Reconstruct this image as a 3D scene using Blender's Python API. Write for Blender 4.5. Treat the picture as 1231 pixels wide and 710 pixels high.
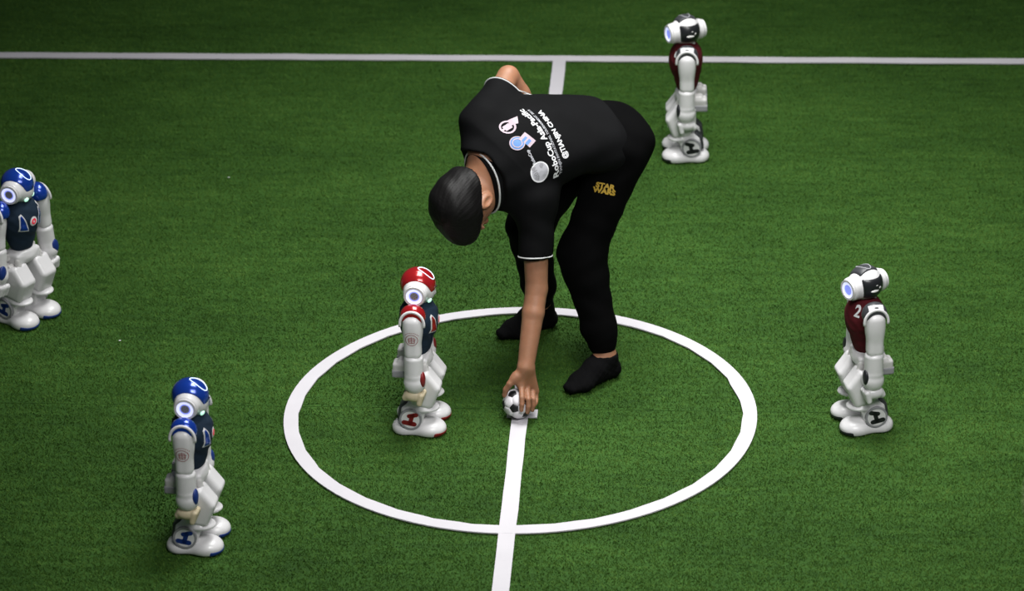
import bpy, bmesh, math
import numpy as np
from mathutils import Vector, Matrix
from mathutils.bvhtree import BVHTree

for _o in list(bpy.data.objects): bpy.data.objects.remove(_o)
SC = bpy.context.scene
COL = SC.collection
rng = np.random.default_rng(7)

# ------------------------------------------------------------------ camera
W, H, FPX = 1231.0, 710.0, 4320.9
CAM = np.array([0.63393, -10.34443, 5.60627])
RM = np.array([[0.998358, 0.0548967, -0.0163575],
               [-0.0099094, 0.4467744, 0.8945918],
               [-0.0564182, 0.8929608, -0.4465848]])
cd = bpy.data.cameras.new('camera')
cam = bpy.data.objects.new('camera', cd); COL.objects.link(cam)
cd.sensor_width = 36.0; cd.sensor_fit = 'HORIZONTAL'; cd.lens = FPX * 36.0 / W
cd.clip_start = 0.5; cd.clip_end = 200
m = Matrix.Identity(4)
for i in range(3):
    m[i][0] = RM[0][i]; m[i][1] = RM[1][i]; m[i][2] = -RM[2][i]; m[i][3] = CAM[i]
cam.matrix_world = m
cd.dof.use_dof = True; cd.dof.focus_distance = 11.7; cd.dof.aperture_fstop = 3.2
SC.camera = cam

# ------------------------------------------------------------------ world, lights, exposure
wd = bpy.data.worlds.new('hall'); SC.world = wd; wd.use_nodes = True
wb = wd.node_tree.nodes['Background']
wb.inputs[0].default_value = (0.80, 0.90, 1.0, 1); wb.inputs[1].default_value = 0.05

def area(name, loc, aim, sx, sy, power, col=(1, 1, 1), spread=180):
    l = bpy.data.lights.new(name, 'AREA'); l.shape = 'RECTANGLE'; l.size = sx; l.size_y = sy
    l.energy = power; l.color = col; l.spread = math.radians(spread)
    o = bpy.data.objects.new(name, l); COL.objects.link(o); o.location = loc
    o.rotation_euler = (Vector(aim) - Vector(loc)).to_track_quat('-Z', 'Y').to_euler()
    return o
area('hall_light_near', (1.5, -4.0, 4.6), (0.75, 0.1, 0), 3.0, 1.8, 47, (1.0, 0.99, 0.98), 80)
area('hall_light_over', (0.5, 0.8, 4.6), (0.35, 0.8, 0), 3.2, 1.8, 86, (1.0, 1.0, 0.98), 82)

vs = SC.view_settings
vs.view_transform = 'Standard'; vs.look = 'None'; vs.gamma = 1.0; vs.exposure = 0.0
vs.use_curve_mapping = False

# ------------------------------------------------------------------ pixel helpers
def ray(u, v): return ((u - W/2)/FPX)*RM[0] - ((v - H/2)/FPX)*RM[1] + RM[2]
def ony(u, v, y):
    r = ray(u, v); return CAM + r*(y - CAM[1])/r[1]
def onz(u, v, z=0.0):
    r = ray(u, v); return CAM + r*(z - CAM[2])/r[2]
def V3(*a): return np.array(a, float)
def nrm(v): v = np.asarray(v, float); return v/np.linalg.norm(v)

# ------------------------------------------------------------------ materials
MATS = {}
def mat(name, col, rough=0.5, metal=0.0, var=0.06, scale=40.0, bump=0.0, bscale=200.0, emit=None, estr=0.0, coat=0.0, sheen=0.0, sss=0.0, spec=0.5):
    if name in MATS: return MATS[name]
    mt = bpy.data.materials.new(name); mt.use_nodes = True; nt = mt.node_tree
    b = nt.nodes['Principled BSDF']
    tc = nt.nodes.new('ShaderNodeTexCoord')
    nz = nt.nodes.new('ShaderNodeTexNoise'); nz.inputs['Scale'].default_value = scale; nz.inputs['Detail'].default_value = 3
    nt.links.new(tc.outputs['Object'], nz.inputs['Vector'])
    rp = nt.nodes.new('ShaderNodeValToRGB')
    rp.color_ramp.elements[0].position = 0.3; rp.color_ramp.elements[1].position = 0.7
    rp.color_ramp.elements[0].color = (*[max(0, c*(1-var)) for c in col], 1)
    rp.color_ramp.elements[1].color = (*[min(1, c*(1+var)) for c in col], 1)
    nt.links.new(nz.outputs['Fac'], rp.inputs['Fac']); nt.links.new(rp.outputs['Color'], b.inputs['Base Color'])
    b.inputs['Roughness'].default_value = rough; b.inputs['Metallic'].default_value = metal
    b.inputs['Coat Weight'].default_value = coat; b.inputs['Coat Roughness'].default_value = 0.06
    b.inputs['Sheen Weight'].default_value = sheen; b.inputs['Sheen Roughness'].default_value = 0.5
    b.inputs['Specular IOR Level'].default_value = spec
    if sss: b.inputs['Subsurface Weight'].default_value = sss; b.inputs['Subsurface Scale'].default_value = 0.008
    if bump:
        n2 = nt.nodes.new('ShaderNodeTexNoise'); n2.inputs['Scale'].default_value = bscale; n2.inputs['Detail'].default_value = 4
        bp = nt.nodes.new('ShaderNodeBump'); bp.inputs['Strength'].default_value = bump; bp.inputs['Distance'].default_value = 0.004
        nt.links.new(tc.outputs['Object'], n2.inputs['Vector']); nt.links.new(n2.outputs['Fac'], bp.inputs['Height'])
        nt.links.new(bp.outputs['Normal'], b.inputs['Normal'])
    if emit:
        b.inputs['Emission Color'].default_value = (*emit, 1); b.inputs['Emission Strength'].default_value = estr
    MATS[name] = mt; return mt

def turf_material(name, dark, mid, light, rough=0.75):
    mt = bpy.data.materials.new(name); mt.use_nodes = True; nt = mt.node_tree; N = nt.nodes; L = nt.links
    b = N['Principled BSDF']; b.inputs['Roughness'].default_value = rough; b.inputs['Specular IOR Level'].default_value = 0.18
    tc = N.new('ShaderNodeTexCoord')
    def noise(scale, detail, sx=1, sy=1):
        mp = N.new('ShaderNodeMapping'); mp.inputs['Scale'].default_value = (sx, sy, 1)
        L.new(tc.outputs['Object'], mp.inputs['Vector'])
        n = N.new('ShaderNodeTexNoise'); n.inputs['Scale'].default_value = scale; n.inputs['Detail'].default_value = detail
        L.new(mp.outputs['Vector'], n.inputs['Vector']); return n.outputs['Fac']
    fine = noise(170, 3, 0.6, 1.0); med = noise(22, 4, 0.32, 1.6); big = noise(2.2, 3, 0.45, 1.0)
    def math_(op, a, bb):
        n = N.new('ShaderNodeMath'); n.operation = op
        for i, x in enumerate((a, bb)):
            if isinstance(x, (int, float)): n.inputs[i].default_value = x
            else: L.new(x, n.inputs[i])
        return n.outputs[0]
    s = math_('ADD', math_('MULTIPLY', fine, 0.55), math_('ADD', math_('MULTIPLY', med, 0.5), math_('MULTIPLY', big, 0.45)))
    rp = N.new('ShaderNodeValToRGB'); L.new(s, rp.inputs['Fac'])
    e = rp.color_ramp.elements; e[0].position = 0.52; e[0].color = (*dark, 1); e[1].position = 1.0; e[1].color = (*light, 1)
    k = e.new(0.75); k.color = (*mid, 1)
    # worn pale scuff near the right end of the near turf roll
    geo = N.new('ShaderNodeNewGeometry'); sp = N.new('ShaderNodeSeparateXYZ'); L.new(geo.outputs['Position'], sp.inputs[0])
    sx = math_('DIVIDE', math_('SUBTRACT', sp.outputs['X'], 1.66), 0.07)
    sy = math_('DIVIDE', math_('SUBTRACT', sp.outputs['Y'], -0.54), 0.24)
    r2 = math_('ADD', math_('MULTIPLY', sx, sx), math_('MULTIPLY', sy, sy))
    msk = math_('MULTIPLY', math_('MAXIMUM', math_('SUBTRACT', 1.0, r2), 0.0), math_('MULTIPLY', med, 1.1))
    mx = N.new('ShaderNodeMixRGB'); L.new(msk, mx.inputs[0]); L.new(rp.outputs[0], mx.inputs[1]); mx.inputs[2].default_value = (0.22, 0.21, 0.15, 1)
    L.new(mx.outputs[0], b.inputs['Base Color'])
    return mt

M_TURF = turf_material('turf_backing', (0.017, 0.050, 0.007), (0.030, 0.085, 0.012), (0.05, 0.13, 0.02))
M_BLADE = turf_material('turf_fibre', (0.034, 0.088, 0.012), (0.066, 0.150, 0.022), (0.125, 0.225, 0.042))
M_LINE = mat('line_tape', (0.62, 0.60, 0.635), 0.55, var=0.03, scale=8)
M_WHITE = mat('robot_white', (0.76, 0.75, 0.76), 0.34, var=0.03, scale=15, coat=0.25)
M_OFFWHITE = mat('robot_offwhite', (0.60, 0.59, 0.58), 0.45, var=0.04, scale=15)
M_GREY = mat('robot_grey', (0.30, 0.30, 0.32), 0.45, var=0.06)
M_DARKGREY = mat('robot_dark', (0.05, 0.052, 0.058), 0.4, var=0.1)
M_CREAM = mat('hand_cream', (0.66, 0.56, 0.38), 0.5, var=0.06)
M_RED = mat('gloss_red', (0.42, 0.012, 0.016), 0.22, metal=0.35, var=0.05, coat=0.8)
M_BLUE = mat('gloss_blue', (0.008, 0.055, 0.42), 0.22, metal=0.35, var=0.05, coat=0.8)
M_DKRED = mat('dark_red_plastic', (0.20, 0.012, 0.014), 0.4)
M_DKBLUE = mat('dark_blue_plastic', (0.010, 0.035, 0.20), 0.4)
M_BLACKPL = mat('black_plastic', (0.018, 0.019, 0.022), 0.3)
M_NAVY = mat('jersey_navy', (0.014, 0.028, 0.050), 0.85, bump=0.3, bscale=600, spec=0.2)
M_MAROON = mat('jersey_maroon', (0.085, 0.008, 0.012), 0.85, bump=0.3, bscale=600, spec=0.2)
M_LED = mat('led_ring', (0.8, 0.8, 1.0), 0.4, var=0.0, emit=(0.62, 0.66, 1.0), estr=0.9)
M_LEDBLUE = mat('led_inner', (0.3, 0.35, 0.9), 0.4, var=0.0, emit=(0.24, 0.30, 0.95), estr=0.65)
M_TOUCH = mat('touch_led', (0.8, 0.85, 1.0), 0.4, var=0.0, emit=(0.65, 0.82, 1.0), estr=1.0)
M_EYE = mat('eye_led', (0.8, 1, 0.9), 0.3, var=0.0, emit=(0.5, 1.0, 0.75), estr=0.9)
M_PRINT = mat('print_red', (0.33, 0.06, 0.07), 0.6)
M_BUTTON = mat('button_red', (0.5, 0.01, 0.03), 0.3, emit=(1.0, 0.02, 0.08), estr=0.35)
M_WHITEPRINT = mat('print_white', (0.72, 0.72, 0.74), 0.6)
M_SKIN = mat('skin', (0.33, 0.155, 0.086), 0.5, var=0.10, scale=28, bump=0.12, bscale=260, sss=0.12)
M_HAIR = mat('hair', (0.0035, 0.003, 0.003), 0.55, var=0.3, scale=60, spec=0.22)
M_SHIRT = mat('black_shirt', (0.0036, 0.0037, 0.0042), 0.8, var=0.15, scale=12, bump=0.2, bscale=500, spec=0.10)
M_TROUSER = mat('black_trouser', (0.0022, 0.0022, 0.0024), 0.9, var=0.15, scale=12, bump=0.2, bscale=400, spec=0.05)
M_SOCK = mat('black_sock', (0.0042, 0.0042, 0.0046), 0.95, var=0.15, scale=30, bump=0.4, bscale=300, spec=0.08)
M_PIPING = mat('piping_white', (0.62, 0.63, 0.63), 0.7)
M_YELLOW = mat('print_yellow', (0.52, 0.33, 0.04), 0.6)
M_PINK = mat('print_pink', (0.45, 0.36, 0.41), 0.6)
M_BADGE = mat('print_badge_blue', (0.09, 0.22, 0.52), 0.6)
M_SILVER = mat('print_silver', (0.46, 0.46, 0.50), 0.6)
M_BALLW = mat('ball_white', (0.74, 0.71, 0.75), 0.45, var=0.03)
M_BALLB = mat('ball_black', (0.008, 0.008, 0.010), 0.5)

# ------------------------------------------------------------------ mesh + scene helpers
def obj(name, me, mt, parent=None, loc=(0, 0, 0), rot=(0, 0, 0), scale=(1, 1, 1)):
    o = bpy.data.objects.new(name, me); COL.objects.link(o)
    if len(me.materials) == 0: me.materials.append(None)
    o.material_slots[0].link = 'OBJECT'; o.material_slots[0].material = mt
    if parent: o.parent = parent
    o.location = loc; o.rotation_euler = rot; o.scale = scale
    return o
def tag(o, label, cat, group=None, kind=None):
    o['label'] = label
    if cat: o['category'] = cat
    if group: o['group'] = group
    if kind: o['kind'] = kind
    return o
def mesh(name, v, f, smooth=True):
    me = bpy.data.meshes.new(name)
    me.from_pydata([tuple(map(float, x)) for x in v], [], [tuple(map(int, x)) for x in f]); me.update()
    if smooth: me.polygons.foreach_set('use_smooth', [True]*len(me.polygons))
    return me

# ---- signed-distance sculpting: primitives are (function, box min, box max, blend radius, operation)
def cone(a, b, ra, rb, k=0.02, flat=None, op='u'):
    a = np.asarray(a, float); b = np.asarray(b, float); ab = b - a; L2 = max(ab @ ab, 1e-12)
    if flat is not None: fn_, fs = nrm(flat[0]), flat[1]
    def f(P):
        t = np.clip(((P - a) @ ab)/L2, 0, 1); q = P - a - t[:, None]*ab
        if flat is not None:
            c = q @ fn_; q = q + (c*(1/fs - 1))[:, None]*fn_
        d = np.sqrt((q*q).sum(1)) - (ra + (rb - ra)*t)
        return d*(fs if flat is not None and fs < 1 else 1)
    R = max(ra, rb)*(max(1, flat[1]) if flat is not None else 1)
    return (f, np.minimum(a, b) - R, np.maximum(a, b) + R, k, op)
def ell(c, r, k=0.02, B=None, op='u'):
    c = np.asarray(c, float); r = np.asarray(r, float)
    def f(P):
        q = P - c
        if B is not None: q = q @ B.T
        k0 = np.sqrt(((q/r)**2).sum(1)); k1 = np.sqrt(((q/(r*r))**2).sum(1)) + 1e-9
        return k0*(k0 - 1)/k1
    R = r.max() if B is not None else r
    return (f, c - R, c + R, k, op)
def box(c, h, rd, k=0.01, B=None, op='u'):
    c = np.asarray(c, float); h = np.asarray(h, float) - rd
    def f(P):
        q = P - c
        if B is not None: q = q @ B.T
        q = np.abs(q) - h
        return np.sqrt((np.maximum(q, 0)**2).sum(1)) + np.minimum(q.max(1), 0) - rd
    R = (np.linalg.norm(h) + rd) if B is not None else h + rd
    return (f, c - R, c + R, k, op)
def cyl(c, axis, r, hl, rd, k=0.01, op='u'):
    c = np.asarray(c, float); ax = nrm(axis)
    def f(P):
        q = P - c; t = q @ ax; rr = np.sqrt(np.maximum((q*q).sum(1) - t*t, 0))
        dx = rr - (r - rd); dy = np.abs(t) - (hl - rd)
        return np.minimum(np.maximum(dx, dy), 0) + np.sqrt(np.maximum(dx, 0)**2 + np.maximum(dy, 0)**2) - rd
    R = math.hypot(r, hl)
    return (f, c - R, c + R, k, op)
def half(p, n, k=0.004):                       # keep the side the normal points away from
    p = np.asarray(p, float); n = nrm(n)
    return (lambda P: (P - p) @ n, None, None, k, 'i')
def polyx(pts, y0, y1, rd, k=0.01, op='u'):    # polygon in the xz plane, extruded along y, rounded
    pts = np.asarray(pts, float); yc, hy = (y0+y1)/2, (y1-y0)/2 - rd
    ctr = pts.mean(0); pp = ctr + (pts - ctr)*(1 - rd/np.linalg.norm(pts - ctr, axis=1)[:, None])
    def f(P):
        q = P[:, [0, 2]]; n = len(pp); d = ((q - pp[0])**2).sum(1); s = np.ones(len(q))
        for i in range(n):
            j = (i - 1) % n; e = pp[j] - pp[i]; w = q - pp[i]
            b = w - e*np.clip((w @ e)/(e @ e), 0, 1)[:, None]; d = np.minimum(d, (b*b).sum(1))
            c1 = q[:, 1] >= pp[i][1]; c2 = q[:, 1] < pp[j][1]; c3 = e[0]*w[:, 1] > e[1]*w[:, 0]
            s = np.where((c1 & c2 & c3) | (~c1 & ~c2 & ~c3), -s, s)
        d2 = s*np.sqrt(d); dy = np.abs(P[:, 1] - yc) - hy
        return np.minimum(np.maximum(d2, dy), 0) + np.sqrt(np.maximum(d2, 0)**2 + np.maximum(dy, 0)**2) - rd
    lo = np.array([pts[:, 0].min(), y0, pts[:, 1].min()]); hi = np.array([pts[:, 0].max(), y1, pts[:, 1].max()])
    return (f, lo, hi, k, op)
def sub(pr, k=None): return (pr[0], pr[1], pr[2], pr[3] if k is None else k, 's')

FAR = 0.08
def sdf(prims, P):
    d = np.full(len(P), FAR)
    for f, lo, hi, k, op in prims:
        if lo is None: idx = slice(None)
        else:
            mg = k + 0.03
            idx = np.nonzero(((P >= lo - mg) & (P <= hi + mg)).all(1))[0]
            if len(idx) == 0: continue
        a = d[idx]; b = f(P[idx]); kk = max(k, 1e-6)
        if op == 'u': h = np.maximum(kk - np.abs(a - b), 0)/kk; d[idx] = np.minimum(a, b) - h*h*kk/4
        else:
            if op == 's': b = -b
            h = np.maximum(kk - np.abs(a - b), 0)/kk; d[idx] = np.maximum(a, b) + h*h*kk/4
    return d

def sculpt(name, prims, h, extra=None):
    ps = [q for q in prims if q[1] is not None and q[4] == 'u']
    lo = np.min([q[1] for q in ps], 0) - 4*h; hi = np.max([q[2] for q in ps], 0) + 4*h
    fn = (lambda P: sdf(prims, P)) if extra is None else (lambda P: sdf(prims, P) + extra(P))
    B = 6; nb = np.ceil((hi - lo)/(h*B)).astype(int); n = nb*B + 1
    bc = np.stack(np.meshgrid(*[np.arange(x) for x in nb], indexing='ij'), -1).reshape(-1, 3)
    dc = fn(lo + (bc + 0.5)*B*h)
    keep = np.abs(dc) < B*h*1.35
    D = np.full(nb*B + 1, 1.0, np.float32)
    for q in bc[~keep & (dc < 0)]: D[q[0]*B:q[0]*B+B+1, q[1]*B:q[1]*B+B+1, q[2]*B:q[2]*B+B+1] = -1
    o = np.stack(np.meshgrid(*[np.arange(B+1)]*3, indexing='ij'), -1).reshape(-1, 3)
    kb = bc[keep]*B
    I = np.unique(((kb[:, None, :] + o[None]).reshape(-1, 3) * np.array([n[1]*n[2], n[2], 1])).sum(1))
    I3 = np.stack(np.unravel_index(I, n), 1)
    D.reshape(-1)[I] = fn(lo + I3*h)
    # surface nets
    S = D < 0
    c = S[:-1, :-1, :-1].astype(np.int8)
    for dx in (0, 1):
        for dy in (0, 1):
            for dz in (0, 1):
                if dx + dy + dz: c = c + S[dx:n[0]-1+dx, dy:n[1]-1+dy, dz:n[2]-1+dz]
    cells = np.argwhere((c > 0) & (c < 8))
    idm = np.full(n - 1, -1, np.int64); idm[tuple(cells.T)] = np.arange(len(cells))
    acc = np.zeros((len(cells), 3)); cnt = np.zeros(len(cells))
    cor = [(i, j, k) for i in (0, 1) for j in (0, 1) for k in (0, 1)]
    vals = {q: D[tuple((cells + np.array(q)).T)].astype(float) for q in cor}
    for q in cor:
        for ax in range(3):
            if q[ax] == 0:
                r = list(q); r[ax] = 1; r = tuple(r); a, b = vals[q], vals[r]; mk = (a < 0) != (b < 0)
                t = np.where(mk, a/np.where(mk, a - b, 1), 0)
                pt = np.array(q, float)[None] + t[:, None]*(np.array(r) - np.array(q))[None]
                acc += np.where(mk[:, None], pt, 0); cnt += mk
    v = lo + (cells + acc/cnt[:, None])*h
    for _ in range(2):                                            # pull the points onto the exact surface
        d0 = fn(v); g = np.stack([fn(v + e) - d0 for e in np.eye(3)*h*0.3], 1)/(h*0.3)
        g2 = np.maximum((g*g).sum(1), 0.25); st = -(d0/g2)[:, None]*g
        ln = np.linalg.norm(st, axis=1); st *= np.minimum(1, 0.5*h/np.maximum(ln, 1e-12))[:, None]; v = v + st
    faces = []
    for ax in range(3):
        s0 = [slice(None)]*3; s1 = [slice(None)]*3; s0[ax] = slice(0, -1); s1[ax] = slice(1, None)
        A = S[tuple(s0)]; Bv = S[tuple(s1)]; u, w = (ax + 1) % 3, (ax + 2) % 3
        e = np.argwhere(A != Bv); e = e[(e[:, u] > 0) & (e[:, w] > 0) & (e[:, u] < n[u]-1) & (e[:, w] < n[w]-1)]
        ins = A[tuple(e.T)]; q = []
        for du, dw in ((-1, -1), (0, -1), (0, 0), (-1, 0)):
            z = e.copy(); z[:, u] += du; z[:, w] += dw; q.append(idm[tuple(z.T)])
        q = np.stack(q, 1); q[~ins] = q[~ins][:, ::-1]; faces.append(q[(q >= 0).all(1)])
    fc = np.concatenate(faces)
    me = bpy.data.meshes.new(name)
    me.vertices.add(len(v)); me.vertices.foreach_set('co', v.astype(np.float32).ravel())
    me.loops.add(fc.size); me.loops.foreach_set('vertex_index', fc.astype(np.int32).ravel())
    me.polygons.add(len(fc)); me.polygons.foreach_set('loop_start', (np.arange(len(fc))*4).astype(np.int32))
    me.update(calc_edges=True); me.polygons.foreach_set('use_smooth', [True]*len(fc)); me.validate()
    return me

def tube(name, pts, r, closed=False, seg=8):
    pts = [np.asarray(q, float) for q in pts]; n = len(pts); v = []; f = []
    up = V3(0.13, 0.27, 0.95)
    for i in range(n):
        a = pts[(i-1) % n] if closed or i > 0 else pts[i]; b = pts[(i+1) % n] if closed or i < n-1 else pts[i]
        t = nrm(b - a); x = np.cross(t, up)
        x = nrm(x) if np.linalg.norm(x) > 1e-4 else nrm(np.cross(t, V3(1, 0, 0))); y = np.cross(t, x)
        for j in range(seg):
            an = 2*math.pi*j/seg; v.append(pts[i] + r*(math.cos(an)*x + math.sin(an)*y))
    for i in range(n if closed else n-1):
        for j in range(seg):
            a, b = i*seg + j, i*seg + (j+1) % seg; c, d = ((i+1) % n)*seg + (j+1) % seg, ((i+1) % n)*seg + j
            f.append((a, b, c, d))
    if not closed: f += [tuple(range(seg))[::-1], tuple((n-1)*seg + j for j in range(seg))]
    return mesh(name, v, f)
def annulus(name, r0, r1, y0, y1, seg=32):      # ring around the y axis
    v = []; f = []
    for i in range(seg):
        a = 2*math.pi*i/seg; c, s = math.cos(a), math.sin(a)
        for r, y in ((r0, y1), (r1, y1), (r1, y0), (r0, y0)): v.append((r*c, y, r*s))
    for i in range(seg):
        for k in range(4): f.append((4*i+k, 4*i+(k+1) % 4, 4*((i+1) % seg)+(k+1) % 4, 4*((i+1) % seg)+k))
    me = mesh(name, v, f, False)
    bm = bmesh.new(); bm.from_mesh(me); bmesh.ops.recalc_face_normals(bm, faces=bm.faces); bm.to_mesh(me); bm.free(); return me
def flat_poly(polys, t=0.001):                  # list of 2-D outlines -> vertices (x, y, 0..t)
    bm = bmesh.new()
    for pl in polys:
        vs_ = [bm.verts.new((q[0], q[1], 0)) for q in pl]
        fc = bm.faces.new(vs_)
        if fc.normal.z < 0: fc.normal_flip()
    bmesh.ops.triangulate(bm, faces=bm.faces[:])
    me = bpy.data.meshes.new('print'); bm.to_mesh(me); bm.free(); return me
def circ2(cx, cy, r, n=24): return [(cx + r*math.cos(2*math.pi*i/n), cy + r*math.sin(2*math.pi*i/n)) for i in range(n)]
def ring2(cx, cy, r0, r1, n=28):
    out = []
    for i in range(n):
        a, b = 2*math.pi*i/n, 2*math.pi*(i+1)/n
        out.append([(cx+r0*math.cos(a), cy+r0*math.sin(a)), (cx+r1*math.cos(a), cy+r1*math.sin(a)), (cx+r1*math.cos(b), cy+r1*math.sin(b)), (cx+r0*math.cos(b), cy+r0*math.sin(b))])
    return out
def rect2(x0, y0, x1, y1): return [(x0, y0), (x1, y0), (x1, y1), (x0, y1)]
def text_mesh(s, size, bold=0.0, align='CENTER', sx=1.0):
    cu = bpy.data.curves.new('lettering', 'FONT'); cu.body = s; cu.size = size; cu.offset = bold; cu.align_x = align; cu.resolution_u = 3
    o = bpy.data.objects.new('lettering', cu); COL.objects.link(o)
    dg = bpy.context.evaluated_depsgraph_get(); dg.update()
    me = bpy.data.meshes.new_from_object(o.evaluated_get(dg)); bpy.data.objects.remove(o)
    me.transform(Matrix.Diagonal((sx, 1, 1, 1))); me.materials.clear()
    return me
def drape(me, bvh, origin, ex, ey, ez, lift=0.0012, cutlen=0.012):
    """lay a flat print (its xy plane) on a surface: thrown along -ez from origin"""
    bm = bmesh.new(); bm.from_mesh(me)
    for _ in range(2):
        lo = [e for e in bm.edges if e.calc_length() > cutlen]
        if not lo: break
        bmesh.ops.subdivide_edges(bm, edges=lo, cuts=1); bmesh.ops.triangulate(bm, faces=[f for f in bm.faces if len(f.verts) > 3])
    ex, ey, ez = map(lambda q: Vector(q), (ex, ey, ez)); o = Vector(origin)
    bad = []
    for v in bm.verts:
        p = o + ex*v.co.x + ey*v.co.y
        hit = bvh.ray_cast(p + ez*0.25, -ez, 0.6)
        if hit[0] is None: bad.append(v)
        else: v.co = hit[0] + hit[1]*lift
    bmesh.ops.delete(bm, geom=bad, context='VERTS')
    out = bpy.data.meshes.new('print'); bm.to_mesh(out); bm.free()
    return out
def bvh_of(me):
    return BVHTree.FromPolygons([v.co[:] for v in me.vertices], [p.vertices[:] for p in me.polygons])

# ------------------------------------------------------------------ the setting: turf in rolls, fibres, lines
def slab(name, x0, x1, y0, y1, z0, z1):
    v = [(x, y, z) for z in (z0, z1) for y in (y0, y1) for x in (x0, x1)]
    return mesh(name, v, [(0, 2, 3, 1), (4, 5, 7, 6), (0, 1, 5, 4), (2, 6, 7, 3), (0, 4, 6, 2), (1, 3, 7, 5)], False)
GZ = -0.008                                  # top of the turf backing; fibre tips reach about z = 0
floor = obj('floor', slab('floor', -9, 9, -7, 9, -0.06, -0.02), M_TURF)
tag(floor, 'green artificial turf field', None, kind='structure')
SEAMS = [-5.95, -3.95, -1.95, 0.048, 2.05, 4.05, 6.05, 8.05]
for a, b in zip(SEAMS[:-1], SEAMS[1:]):
    obj('turf_roll', slab('turf_roll', -8, 8, a + 0.0015, b - 0.0015, -0.02, GZ), M_TURF, floor)

def make_fibres():
    x0, x1, y0, y1 = -2.75, 2.35, -1.7, 4.6
    n = 1050000
    # denser where the camera is closer
    x = rng.uniform(x0, x1, n); y = y0 + (y1 - y0)*rng.random(n)**1.25
    sd = np.min(np.abs(y[:, None] - np.array(SEAMS)[None, 2:6]), 1)
    ok = (sd > 0.0035) & ((y < 3.4) | (rng.random(n) < 0.8)); x = x[ok]; y = y[ok]; n = len(x)
    hgt = rng.uniform(0.0045, 0.0098, n); wd_ = rng.uniform(0.0013, 0.0026, n); an = rng.uniform(0, 2*np.pi, n)
    ln = rng.uniform(0, 0.008, n); la = rng.uniform(0, 2*np.pi, n)
    c, s = np.cos(an)*wd_, np.sin(an)*wd_
    v = np.empty((n, 3, 3), np.float32)
    v[:, 0] = np.stack([x - c, y - s, np.full(n, GZ - 0.001)], 1); v[:, 1] = np.stack([x + c, y + s, np.full(n, GZ - 0.001)], 1)
    v[:, 2] = np.stack([x + np.cos(la)*ln*1.7, y + np.sin(la)*ln*0.55, GZ + hgt], 1)
    me = bpy.data.meshes.new('turf_fibres')
    me.vertices.add(3*n); me.vertices.foreach_set('co', v.ravel())
    me.loops.add(3*n); me.loops.foreach_set('vertex_index', np.arange(3*n, dtype=np.int32))
    me.polygons.add(n); me.polygons.foreach_set('loop_start', np.arange(0, 3*n, 3, dtype=np.int32)); me.update(calc_edges=True)
    return me
tag(obj('turf_fibres', make_fibres(), M_BLADE), 'short green plastic fibres of the artificial turf', 'turf', kind='stuff')

LZ0, LZ1 = -0.0025, 0.0012
def line_strip(name, pa, pb, width, n, wob, label):
    pa, pb = V3(*pa), V3(*pb); t = nrm(pb - pa); w = V3(-t[1], t[0]); v = []; f = []
    r = np.random.default_rng(len(label))
    for i in range(n + 1):
        c = pa + (pb - pa)*i/n; e = r.normal(0, wob, 2) if 0 < i < n else (0, 0)
        a, b = c - w*(width/2 + e[0]), c + w*(width/2 + e[1])
        v += [(*a, LZ0), (*a, LZ1), (*b, LZ1), (*b, LZ0)]
    for i in range(n):
        k = 4*i
        f += [(k, k+1, k+5, k+4), (k+1, k+2, k+6, k+5), (k+2, k+3, k+7, k+6), (k, k+4, k+7, k+3)]
    f += [(0, 3, 2, 1), (4*n, 4*n+1, 4*n+2, 4*n+3)]
    o = obj(name, mesh(name, v, f, False), M_LINE); return tag(o, label, 'field line')
line_strip('halfway_line', (0, -4.0), (0, 2.975), 0.052, 60, 0.0006, 'white halfway line running through the ball mark to the touchline')
line_strip('touchline', (-4.5, 3.0), (4.5, 3.0), 0.052, 90, 0.0012, 'long white touchline across the field behind the bending person')
def circle_line():
    n = 108; v = []; f = []; r = np.random.default_rng(3); nk = 36
    kink = r.normal(0, 0.0012, nk)
    for i in range(n):
        a = 2*math.pi*(i + 0.4)/n
        ro = 0.775 + 0.0007*math.sin(7*a)
        s = (i/n*nk); k0 = int(s); fr = s - k0
        chord = 0.7275*math.cos(math.pi/nk)/math.cos((fr - 0.5)*2*math.pi/nk)
        ri = chord + kink[k0 % nk]
        for rr, z in ((ri, LZ0), (ri, LZ1 + 0.0004), (ro, LZ1 + 0.0004), (ro, LZ0)): v.append((rr*math.cos(a), rr*math.sin(a), z))
    for i in range(n):
        j = (i+1) % n
        for k in range(4): f.append((4*i+k, 4*i+(k+1) % 4, 4*j+(k+1) % 4, 4*j+k))
    me = mesh('circle', v, f, False)
    bm = bmesh.new(); bm.from_mesh(me); bmesh.ops.recalc_face_normals(bm, faces=bm.faces); bm.to_mesh(me); bm.free(); return me
tag(obj('centre_circle', circle_line(), M_LINE), 'white centre circle line around the ball and the red-helmeted robot', 'field line')
tag(obj('kickoff_mark', slab('kickoff_mark', -0.043, 0.057, -0.024, 0.027, LZ0, LZ1 + 0.0008), M_LINE), 'short white kick-off dash under the small football', 'field mark')
for pu, pv, lb in ((144, 409, 'tiny white scrap on the turf between the two blue-helmeted robots'), (275, 213, 'tiny white scrap on the bare turf nearer the touchline')):
    c = onz(pu, pv, 0.0)
    me = sculpt('paper_scrap', [ell((0, 0, 0), (0.0045, 0.003, 0.0015), 0.001)], 0.0012)
    tag(obj('paper_scrap', me, M_WHITEPRINT, loc=(c[0], c[1], 0.0)), lb, 'scrap', 'scraps on the turf')

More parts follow.
